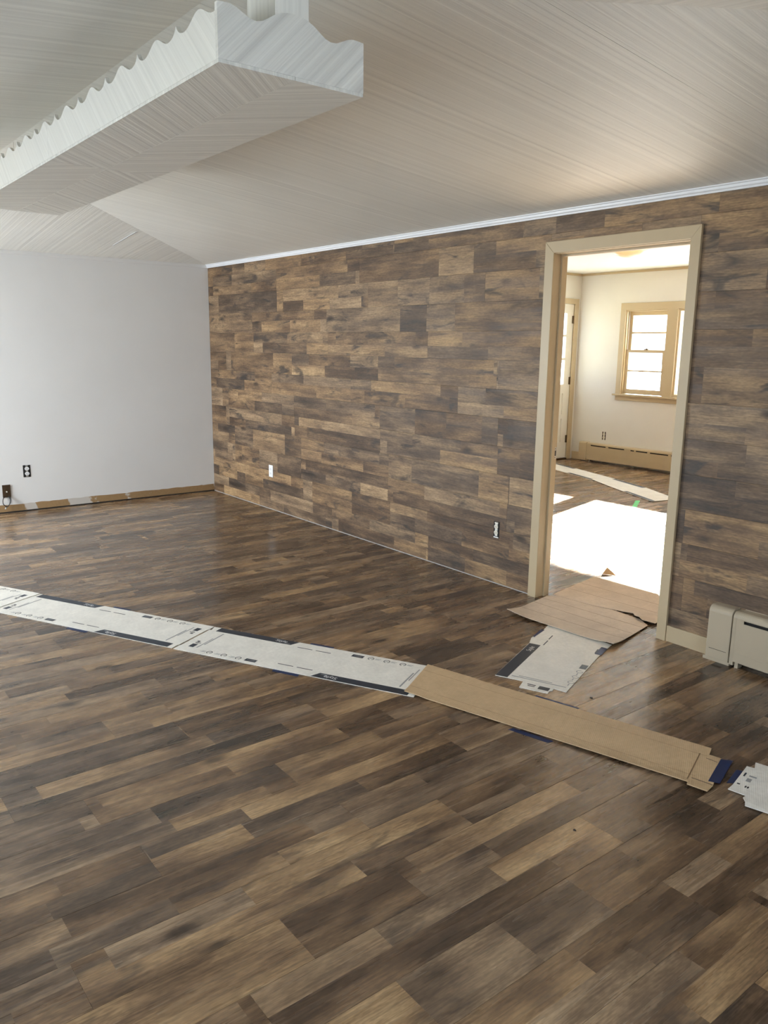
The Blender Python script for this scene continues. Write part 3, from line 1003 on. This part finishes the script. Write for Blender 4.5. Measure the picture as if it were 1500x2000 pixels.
# ground outside: snow, and unseen ground darkened to cut bounce
struct(MB().box(-60, 60, FY + T + 0.3, 90, -0.62, -0.5).build('ground', 'snow'), 'snow covered ground outside the far windows')
struct(MB().box(-60, -0.5, -40, FY + T + 0.3, -0.62, -0.5).build('ground', 'side_ground'), 'unseen ground past the end wall, darkened against door glow')
struct(MB().box(-0.5, 60, -40, -W - 0.3, -0.62, -0.5).build('ground', 'shaded_ground'), 'unseen ground outside the front windows, darkened for the house shade')

# ------------------------------------------------------------------ flattened boxes laid over the floor
FONT_CACHE = {}


def lettering(txt, name, mat, parent, origin, ex, ey, size, z):
    """flat lettering: baseline start at origin (x,y), along ex, up along ey"""
    if txt not in FONT_CACHE:
        cu = bpy.data.curves.new('lettering', 'FONT')
        cu.body = txt
        cu.size = 1.0
        cu.extrude = 0.0
        ob = bpy.data.objects.new('lettering_source', cu)
        COL.objects.link(ob)
        dg = bpy.context.evaluated_depsgraph_get()
        me = bpy.data.meshes.new_from_object(ob.evaluated_get(dg))
        bpy.data.objects.remove(ob)
        FONT_CACHE[txt] = ([tuple(v.co) for v in me.vertices], [tuple(p.vertices) for p in me.polygons])
    vs_, fs_ = FONT_CACHE[txt]
    m_ = MB()
    m_.v = [(origin[0] + ex[0] * v[0] * size + ey[0] * v[1] * size, origin[1] + ex[1] * v[0] * size + ey[1] * v[1] * size, z) for v in vs_]
    m_.f = list(fs_)
    me = bpy.data.meshes.new(name)
    pw = ORIG[parent.name]
    me.from_pydata([tuple(Vector(v) - pw) for v in m_.v], [], m_.f)
    me.materials.append(MAT[mat])
    o_ = bpy.data.objects.new(name, me)
    COL.objects.link(o_)
    o_.parent = parent
    return o_


BL, BWD, BT = 1.30, 0.35, 0.003


class Board:
    """frame on the floor: s along the far edge, t across towards the viewer"""

    def __init__(self, org, d, z=0.0):
        n = math.hypot(*d)
        self.o, self.d, self.z = org, (d[0] / n, d[1] / n), z
        self.n = (self.d[1], -self.d[0])

    def p(self, s, t_):
        return (self.o[0] + self.d[0] * s + self.n[0] * t_, self.o[1] + self.d[1] * s + self.n[1] * t_)

    def poly(self, L):
        return [self.p(*q) for q in L]


def print_piece(parent, fr, pts, mat, name, z, flip=False):
    if flip:
        pts = [(BL - s, BWD - t_) for s, t_ in pts]
    MB().plate(fr.poly(pts), z, z + 0.0003).build(name, mat, parent)


def rect(s0, s1, t0, t1):
    return [(s0, t0), (s1, t0), (s1, t1), (s0, t1)]


def ring(fr, s, t_, ra, flip):
    if flip:
        s, t_ = BL - s, BWD - t_
    m_ = MB()
    n_ = 18
    for i in range(n_):
        if i in (3, 4):
            continue
        a0, a1 = 2 * math.pi * i / n_, 2 * math.pi * (i + 1) / n_
        q = [(s + ra * math.cos(a0), t_ + ra * math.sin(a0)), (s + ra * math.cos(a1), t_ + ra * math.sin(a1)), (s + ra * .74 * math.cos(a1), t_ + ra * .74 * math.sin(a1)), (s + ra * .74 * math.cos(a0), t_ + ra * .74 * math.sin(a0))]
        m_.plate(fr.poly(q), 0, 0.0003)
    m_.plate(fr.poly([(s - ra * .5, t_ + ra * .1), (s + ra * .45, t_ - ra * .35), (s + ra * .5, t_ - ra * .15), (s - ra * .4, t_ + ra * .3)]), 0, 0.0003)
    return m_


def white_board(label, fr, s0=0.0, s1=BL, tabs=True, notch=True, text=True):
    z = fr.z
    outline = [(s0, 0.0), (s1, 0.0), (s1, 0.050), (s1 - 0.004, 0.055), (s1 - 0.002, BWD - 0.05), (s1 - 0.006, BWD - 0.044), (s1 - 0.004, BWD), (s0, BWD), (s0, BWD - 0.050), (s0 + 0.003, BWD - 0.058), (s0 + 0.002, 0.05), (s0 + 0.012, 0.044)]
    c = fr.p((s0 + s1) / 2, BWD / 2)
    b = MB().plate(fr.poly(outline), z + 0.0004, z + BT).build('flattened_box', 'boxw', origin=(c[0], c[1], z + 0.0004))
    tag(b, label, 'cardboard', 'white printed boxes laid end to end over the floor')
    zt = z + BT
    for fp in (False, True):
        print_piece(b, fr, [(0.036, 0.0008), (0.522, 0.0008), (0.497, 0.052), (0.036, 0.052)], 'navy', 'printed_band', zt, fp)
        for a in ((0.545, 0.630), (0.650, 0.735)):
            print_piece(b, fr, rect(a[0], a[1], 0.060, 0.066), 'ink', 'handle_slit', zt, fp)
        print_piece(b, fr, rect(0.842, 0.905, 0.024, 0.052), 'navy', 'printed_badge', zt, fp)
        print_piece(b, fr, rect(0.852, 0.895, 0.036, 0.041), 'inkg', 'printed_badge_line', zt + 0.0003, fp)
        for q in (0.945, 1.030, 1.115):
            mm = ring(fr, q, 0.037, 0.0165, fp)
            mm.v = [(v[0], v[1], v[2] + zt) for v in mm.v]
            mm.build('printed_icon', 'ink', b)
            print_piece(b, fr, rect(q + 0.022, q + 0.052, 0.029, 0.033), 'inkg', 'printed_line', zt, fp)
            print_piece(b, fr, rect(q + 0.022, q + 0.046, 0.038, 0.042), 'inkg', 'printed_line', zt, fp)
        # end panel: fine print, badge and fold
        print_piece(b, fr, rect(1.272, 1.2735, 0.0, BWD - 0.06), 'ink', 'fold_line', zt, fp) if False else None
        print_piece(b, fr, rect(1.196, 1.204, 0.11, 0.28), 'inkg', 'fine_print', zt, fp)
        print_piece(b, fr, rect(1.208, 1.214, 0.06, 0.20), 'inkg', 'fine_print', zt, fp)
        print_piece(b, fr, rect(1.232, 1.262, 0.058, 0.100), 'navy', 'printed_badge', zt, fp)
        print_piece(b, fr, rect(1.238, 1.256, 0.108, 0.112), 'ink', 'printed_line', zt, fp)
        print_piece(b, fr, rect(1.230, 1.262, 0.118, 0.124), 'ink', 'printed_line', zt, fp)
        print_piece(b, fr, rect(1.246, 1.262, 0.130, 0.144), 'ink', 'printed_line', zt, fp)
        if text:
            s_, t_ = 0.395, 0.035
            if not fp:
                lettering('Style', 'lettering', 'inkw', b, fr.p(s_, t_), (fr.d[0], fr.d[1]), (-fr.n[0], -fr.n[1]), 0.036, zt + 0.0006)
                print_piece(b, fr, rect(s_ + 0.058, s_ + 0.092, t_ + 0.004, t_ + 0.008), 'inkg', 'printed_line', zt + 0.0003)
            else:
                q = fr.p(BL - s_, BWD - t_)
                lettering('Style', 'lettering', 'inkw', b, q, (-fr.d[0], -fr.d[1]), fr.n, 0.036, zt + 0.0006)
                print_piece(b, fr, rect(s_ + 0.058, s_ + 0.092, t_ + 0.004, t_ + 0.008), 'inkg', 'printed_line', zt + 0.0003, True)
    return b


DB = (0.885, 0.465)
fB = Board((2.602, -2.446), DB)
fC = Board((3.766, -1.838), (0.8815, 0.4722))
fA = Board((2.613 - BL * 0.886, -2.439 - BL * 0.4635), (0.886, 0.4635), 0.0034)
boardB = white_board('white printed flattened box, second from the left in the floor row', fB)
boardC = white_board('white printed flattened box running under the brown cardboard strip', fC, s0=-0.0085)
boardA = white_board('white printed flattened box cut by the left edge, topmost end of the row', fA, text=False)


def tape(label, pts, z=0.0034, mat='tape', lift=0.0):
    c = (sum(p[0] for p in pts) / len(pts), sum(p[1] for p in pts) / len(pts))
    o_ = MB().plate(pts, z, z + 0.0005).build('tape_strip', mat, origin=(c[0], c[1], z))
    tag(o_, label, 'tape', 'tape strips on the floor')
    return o_


def floor_tape(label, fr, s0, s1, t0, t1):
    tape(label, fr.poly([(s0, t0), (s1 - 0.004, t0 + 0.001), (s1, t1), (s0 + 0.005, t1 - 0.002)]), 0.0003)


floor_tape('blue tape on the far edge of the second white box', fB, 0.575, 0.705, -0.024, -0.0005)
floor_tape('blue tape on the near edge of the second white box', fB, 0.600, 0.745, BWD + 0.0005, BWD + 0.026)
floor_tape('blue tape on the far edge of the third white box', fC, 0.575, 0.715, -0.024, -0.0005)
floor_tape('blue tape on the near edge of the third white box', fC, 0.580, 0.725, BWD + 0.0005, BWD + 0.026)


# brown cardboard strip
def warped(name, outline, mat, label, cat, z0, lift, th=0.003, origin=None, n=40, group=None):
    """sheet cut to outline, raised by lift(x,y), with real thickness"""
    xs_ = [p[0] for p in outline]
    ys_ = [p[1] for p in outline]
    me = bpy.data.meshes.new(name)
    bm = bmesh.new()
    vv = [bm.verts.new((p[0], p[1], 0)) for p in outline]
    bm.faces.new(vv)
    x0, x1, y0_, y1_ = min(xs_), max(xs_), min(ys_), max(ys_)
    st_ = max(x1 - x0, y1_ - y0_) / n
    for i in range(1, int((x1 - x0) / st_) + 1):
        bmesh.ops.bisect_plane(bm, geom=bm.verts[:] + bm.edges[:] + bm.faces[:], plane_co=(x0 + i * st_, 0, 0), plane_no=(1, 0, 0))
    for i in range(1, int((y1_ - y0_) / st_) + 1):
        bmesh.ops.bisect_plane(bm, geom=bm.verts[:] + bm.edges[:] + bm.faces[:], plane_co=(0, y0_ + i * st_, 0), plane_no=(0, 1, 0))
    bmesh.ops.recalc_face_normals(bm, faces=bm.faces)
    if sum(f_.normal.z for f_ in bm.faces) < 0:
        bmesh.ops.reverse_faces(bm, faces=bm.faces)
    ext = bmesh.ops.extrude_face_region(bm, geom=bm.faces[:])
    up = {v for v in ext['geom'] if isinstance(v, bmesh.types.BMVert)}
    for v in bm.verts:
        v.co.z = z0 + lift(v.co.x, v.co.y) + (th if v in up else 0)
    bmesh.ops.recalc_face_normals(bm, faces=bm.faces)
    c = Vector((sum(xs_) / len(xs_), sum(ys_) / len(ys_), z0))
    bmesh.ops.translate(bm, verts=bm.verts, vec=-c)
    bm.to_mesh(me)
    bm.free()
    me.materials.append(MAT[mat])
    o_ = bpy.data.objects.new(name, me)
    COL.objects.link(o_)
    o_.location = c
    ORIG[o_.name] = c
    tag(o_, label, cat, group)
    return o_


fD = Board((4.845, -1.252), (1.27, 0.345))
Dp = [(4.843, -1.252), (6.113, -0.901), (6.134, -0.955), (6.178, -0.945), (6.262, -1.150), (6.276, -1.212), (6.207, -1.227), (6.196, -1.203), (5.6, -1.373), (5.015, -1.540)]


def liftD(x, y):
    a = max(0.0, 1 - (x - 4.84) / 0.35)
    s = (x - 4.843) * (-0.266) + (y + 1.252) * 0.964      # distance across from the far edge
    b = max(0.0, (-s - 0.24) / 0.09)
    return 0.0036 * min(1, a * 3) * (1 if x < 5.1 else 0) + 0.010 * min(b, 1) ** 2 * (0.4 + 0.6 * max(0, min(1, (x - 4.9) / 1.0)))


bd = warped('cardboard_strip', Dp, 'kraft', 'long plain brown cardboard strip with blue tape on its edges', 'cardboard', 0.0006, liftD, 0.004)


def line_on(parent, a, b, lift, z, w_=0.0022, name='crease', mat='crease', dash=None):
    m_ = MB()
    L = math.hypot(b[0] - a[0], b[1] - a[1])
    dx_, dy_ = (b[0] - a[0]) / L, (b[1] - a[1]) / L
    n_ = max(6, int(L / 0.03))
    for i in range(n_):
        if dash and i % dash == dash - 1:
            continue
        P0 = (a[0] + dx_ * L * i / n_, a[1] + dy_ * L * i / n_)
        P1 = (a[0] + dx_ * L * (i + 1) / n_, a[1] + dy_ * L * (i + 1) / n_)
        vs2 = []
        for q in (P0, P1):
            for s in (-1, 1):
                px, py = q[0] - dy_ * w_ / 2 * s, q[1] + dx_ * w_ / 2 * s
                vs2.append((px, py, z + lift(px, py) + 0.0008))
        m_.add(vs2, [(0, 2, 3, 1)])
    m_.build(name, mat, parent)


MAT['crease'] = plain('crease_shade', (0.20, 0.125, 0.062), 0.8)
MAT['crease2'] = plain('paper_fold', (0.20, 0.13, 0.085), 0.8)
zD = 0.0046
line_on(bd, (4.885, -1.315), (6.14, -0.972), liftD, zD, 0.0016)
line_on(bd, (4.985, -1.478), (6.19, -1.140), liftD, zD, 0.0016)
line_on(bd, (6.108, -0.975), (6.185, -1.190), liftD, zD, 0.004, name='fold')
line_on(bd, (6.142, -0.990), (6.185, -0.985), liftD, zD, 0.003, name='slit', mat='dark')
line_on(bd, (6.188, -1.165), (6.262, -1.150), liftD, zD, 0.004, name='slit', mat='dark')

tape('blue tape on the far edge of the brown strip', [(5.382, -1.098), (5.382, -1.080), (5.578, -1.028), (5.580, -1.046)], 0.0003)
tape('blue tape on the near edge of the brown strip', [(5.535, -1.393), (5.530, -1.420), (5.700, -1.376), (5.706, -1.347)], 0.0003)
tape('wide dark blue tape across the end tab of the brown strip', [(6.180, -0.953), (6.214, -0.926), (6.270, -1.117), (6.236, -1.137)], 0.0052)
tape('blue tape at the tip of the rightmost white box', [(6.251, -0.970), (6.288, -0.952), (6.312, -1.048), (6.278, -1.087)], 0.0002)

# white box at the right edge of the frame
Ep = [(6.264, -0.920), (6.289, -0.911), (6.270, -0.868), (6.480, -0.812), (6.474, -0.858), (7.42, -0.62), (7.40, -0.94), (6.469, -1.166), (6.397, -1.183), (6.385, -1.160), (6.368, -1.141), (6.367, -1.118), (6.307, -1.130), (6.300, -1.085)]
be = warped('flattened_box', Ep, 'boxw', 'torn white printed box lying at the right edge', 'cardboard', 0.0008, lambda x, y: 0.006 * max(0, 1 - abs(y + 1.16) / 0.08), 0.003, group='white printed boxes laid end to end over the floor')


def flat_on(parent, pts, mat, z, name):
    MB().plate(pts, z, z + 0.0003).build(name, mat, parent)


E0, E1, E2 = Vector((6.307, -1.130)), Vector((0.0, 0)), None
ea = (Vector((6.264, -0.920)) - Vector((6.307, -1.130))).normalized()      # up along the end tab
eb = Vector((-ea.y, ea.x)) * -1                                           # into the box


def ep(a, b):
    q = Vector((6.305, -1.128)) + ea * a + eb * b
    return (q.x, q.y)


zE = 0.0102
for (a0, a1, b0, b1, mt, nm) in ((0.012, 0.040, 0.012, 0.055, 'navy', 'printed_badge'), (0.020, 0.032, 0.017, 0.027, 'inkw', 'printed_badge_mark'),
                                 (0.052, 0.066, 0.040, 0.045, 'ink', 'printed_bar'), (0.052, 0.066, 0.048, 0.053, 'ink', 'printed_bar'),
                                 (0.060, 0.068, 0.012, 0.022, 'ink', 'printed_bar'), (0.098, 0.125, 0.030, 0.046, 'inkg', 'bar_code'),
                                 (0.140, 0.150, 0.030, 0.055, 'inkg', 'fine_print'), (0.130, 0.160, 0.012, 0.018, 'navy', 'printed_bar')):
    flat_on(be, [ep(a0, b0), ep(a1, b0), ep(a1, b1), ep(a0, b1)], mt, zE - 0.0062 if nm != 'printed_badge_mark' else zE - 0.0058, nm)

# kraft sheets in the doorway
K1 = [(4.540, -0.385), (4.500, -0.16), (4.462, 0.055), (4.50, 0.12), (4.80, 0.17), (5.06, 0.155), (5.150, 0.100), (5.238, -0.332), (4.90, -0.35)]


def lift1(x, y):
    e = max(0.0, (-0.20 - y) / 0.18)
    c = max(0.0, 1 - math.hypot(x - 4.54, y + 0.385) / 0.22)
    d = max(0.0, 1 - math.hypot(x - 5.238, y + 0.332) / 0.25)
    f2 = max(0.0, 1 - abs(x - 5.20) / 0.06)
    return 0.0045 + 0.009 * e ** 2 + 0.016 * c ** 2 + 0.014 * d ** 2 + 0.004 * f2


k1 = warped('kraft_sheet', K1, 'kraft2', 'creased brown kraft sheet on the near side of the doorway', 'cardboard', 0.0004, lift1, 0.003)
K2 = [(4.470, 0.10), (4.372, 0.633), (4.615, 0.637), (4.857, 0.640), (5.120, 0.34), (5.165, 0.150), (5.10, 0.118), (5.03, 0.150), (4.985, 0.200), (4.75, 0.13)]


def lift2(x, y):
    c = max(0.0, 1 - math.hypot(x - 5.07, y - 0.14) / 0.16)
    return 0.009 + 0.020 * c ** 2


k2 = warped('kraft_sheet', K2, 'kraft2', 'pale brown kraft sheet with a curled corner on the sunny side', 'cardboard', 0.0004, lift2, 0.002)
for a, b in (((4.49, -0.10), (5.18, -0.085)), ((4.475, 0.0), (5.16, 0.045)), ((4.52, -0.24), (5.20, -0.19))):
    line_on(k1, a, b, lift1, 0.0034, 0.003, mat='crease2')
for a, b in (((4.44, 0.28), (5.10, 0.32)), ((4.41, 0.44), (5.0, 0.46))):
    line_on(k2, a, b, lift2, 0.0024, 0.003, mat='crease2')

# torn white box in front of the doorway
Fp = [(4.800, -0.31), (4.845, -0.42), (4.889, -0.565), (4.935, -0.632), (5.119, -1.073), (5.245, -1.016), (5.280, -1.083), (5.402, -1.029), (5.390, -1.003), (5.396, -0.990), (5.384, -0.968), (5.443, -0.952), (5.262, -0.480), (5.205, -0.30)]
bf = warped('flattened_box', Fp, 'boxw', 'torn white printed box half under the kraft sheet at the doorway', 'cardboard', 0.0008, lambda x, y: 0.0, 0.003, group='white printed boxes laid end to end over the floor')
zF = 0.0038
flat_on(bf, [(5.119, -1.071), (5.172, -1.047), (4.992, -0.608), (4.937, -0.632)], 'navy', zF, 'printed_band')
fdir = Vector((5.119, -1.073)) - Vector((4.935, -0.632))
fdir.normalize()
fn = Vector((-fdir.y, fdir.x))


def fp_(a, b):
    q = Vector((4.935, -0.632)) + fdir * a + fn * b
    return (q.x, q.y)


# reads from the left edge: letters stand across the band
o_ = lettering('Style', 'lettering', 'inkw', bf, fp_(0.108, 0.044), tuple(-fdir), tuple(fn * -1.0), 0.036, zF + 0.0006)
for a0, a1, b0, b1, mt, nm in ((-0.085, -0.01, 0.070, 0.076, 'ink', 'handle_slit'), (-0.17, -0.105, 0.068, 0.074, 'ink', 'handle_slit'),
                               (-0.10, -0.04, 0.330, 0.336, 'ink', 'handle_slit'),
                               (0.140, 0.195, 0.318, 0.350, 'navy', 'printed_badge'), (0.440, 0.447, 0.07, 0.33, 'inkg', 'fine_print'), (0.425, 0.431, 0.10, 0.26, 'inkg', 'fine_print'),
                               (0.490, 0.525, 0.222, 0.272, 'navy', 'printed_badge'), (0.492, 0.500, 0.165, 0.205, 'ink', 'printed_line'), (0.508, 0.515, 0.172, 0.205, 'ink', 'printed_line')):
    flat_on(bf, [fp_(a0, b0), fp_(a1, b0), fp_(a1, b1), fp_(a0, b1)], mt, zF, nm)
for a in (0.235, 0.305, 0.375):
    q = fp_(a, 0.333)
    m = MB()
    for i in range(16):
        if i in (2, 3):
            continue
        t0, t1 = 2 * math.pi * i / 16, 2 * math.pi * (i + 1) / 16
        m.plate([(q[0] + .0165 * math.cos(t0), q[1] + .0165 * math.sin(t0)), (q[0] + .0165 * math.cos(t1), q[1] + .0165 * math.sin(t1)), (q[0] + .012 * math.cos(t1), q[1] + .012 * math.sin(t1)), (q[0] + .012 * math.cos(t0), q[1] + .012 * math.sin(t0))], zF, zF + .0003)
    m.build('printed_icon', 'inkg', bf)
    flat_on(bf, [fp_(a + 0.022, 0.328), fp_(a + 0.045, 0.328), fp_(a + 0.045, 0.333), fp_(a + 0.022, 0.333)], 'inkg', zF, 'printed_line')
tape('blue tape on the left edge of the box by the kraft sheet', [(4.880, -0.540), (4.834, -0.425), (4.852, -0.416), (4.893, -0.548)], 0.0040)
tape('blue tape on the right edge of the box by the kraft sheet', [(5.232, -0.478), (5.195, -0.372), (5.228, -0.366), (5.264, -0.466)], 0.0040)

# torn corner of kraft board standing up in the sun patch
m = MB()
a, b, c = Vector((4.345, 0.760, 0.001)), Vector((4.430, 0.800, 0.001)), Vector((4.352, 0.800, 0.042))
nn = (b - a).cross(c - a).normalized() * 0.0025
m.add([a, b, c, a + nn, b + nn, c + nn], [(0, 1, 2), (3, 4, 5), (0, 1, 4, 3), (1, 2, 5, 4), (2, 0, 3, 5)])
o = m.build('cardboard_scrap', 'kraft', origin=(4.37, 0.79, 0.001))
tag(o, 'small brown torn cardboard triangle in the sun patch', 'cardboard')

# row of boxes across the sunny room
P1 = [(0.55, 4.665), (1.93, 4.203), (1.815, 3.905), (0.50, 4.345)]
b1 = warped('flattened_box', P1, 'boxw', 'white printed box nearest the glazed door in the sunny room', 'cardboard', 0.0006, lambda x, y: 0.0, 0.003, group='white printed boxes in the sunny room')
flat_on(b1, [(0.56, 4.655), (1.15, 4.460), (1.13, 4.415), (0.56, 4.605)], 'navy', 0.0036, 'printed_band')
flat_on(b1, [(1.818, 3.910), (1.30, 4.082), (1.32, 4.128), (1.83, 3.955)], 'navy', 0.0036, 'printed_band')
P2 = [(1.88, 4.212), (2.50, 3.975), (3.09, 3.650), (3.005, 3.322), (2.44, 3.590), (1.80, 3.925)]
b2 = warped('flattened_box', P2, 'boxw', 'white printed box at the edge of the sun patch', 'cardboard', 0.0040, lambda x, y: 0.0, 0.003, group='white printed boxes in the sunny room')
flat_on(b2, [(1.94, 4.185), (2.50, 3.970), (2.48, 3.925), (1.93, 4.135)], 'navy', 0.0070, 'printed_band')
flat_on(b2, [(3.000, 3.328), (2.50, 3.565), (2.51, 3.612), (3.012, 3.375)], 'navy', 0.0070, 'printed_band')
lettering('Style', 'lettering', 'inkw', b2, (2.64, 3.515), (-0.904, 0.428), (-0.428, -0.904), 0.036, 0.0076)
tape('green tape on the floor at the edge of the sun patch', [(2.866, 3.255), (2.900, 3.285), (3.095, 2.945), (3.045, 2.945)], 0.0003, 'green')

# crumbs on the floor
for i, (x, y_, s) in enumerate(((5.545, -0.905, 0.008), (6.02, -0.70, 0.006), (6.135, -1.75, 0.006))):
    m = MB()
    rg = random.Random(i)
    vs_ = [Vector((math.cos(a) * s * (0.6 + 0.6 * rg.random()), math.sin(a) * s * (0.6 + 0.6 * rg.random()), 0)) for a in [k_ * math.pi / 3 for k_ in range(6)]]
    m.add([(x + v.x, y_ + v.y, 0.0001) for v in vs_] + [(x + v.x * .6, y_ + v.y * .6, s * .6) for v in vs_],
          [tuple(range(6)), tuple(range(6, 12))] + [(j, (j + 1) % 6, 6 + (j + 1) % 6, 6 + j) for j in range(6)])
    o = m.build('floor_crumb', 'crumb', origin=(x, y_, 0.0001))
    tag(o, ('dark crumb on the bright floor between the torn box and the brown strip', 'dark crumb on the floor right of the sheen, near the heater', 'dark crumb on the open floor below the brown strip')[i], 'debris', 'crumbs on the floor')
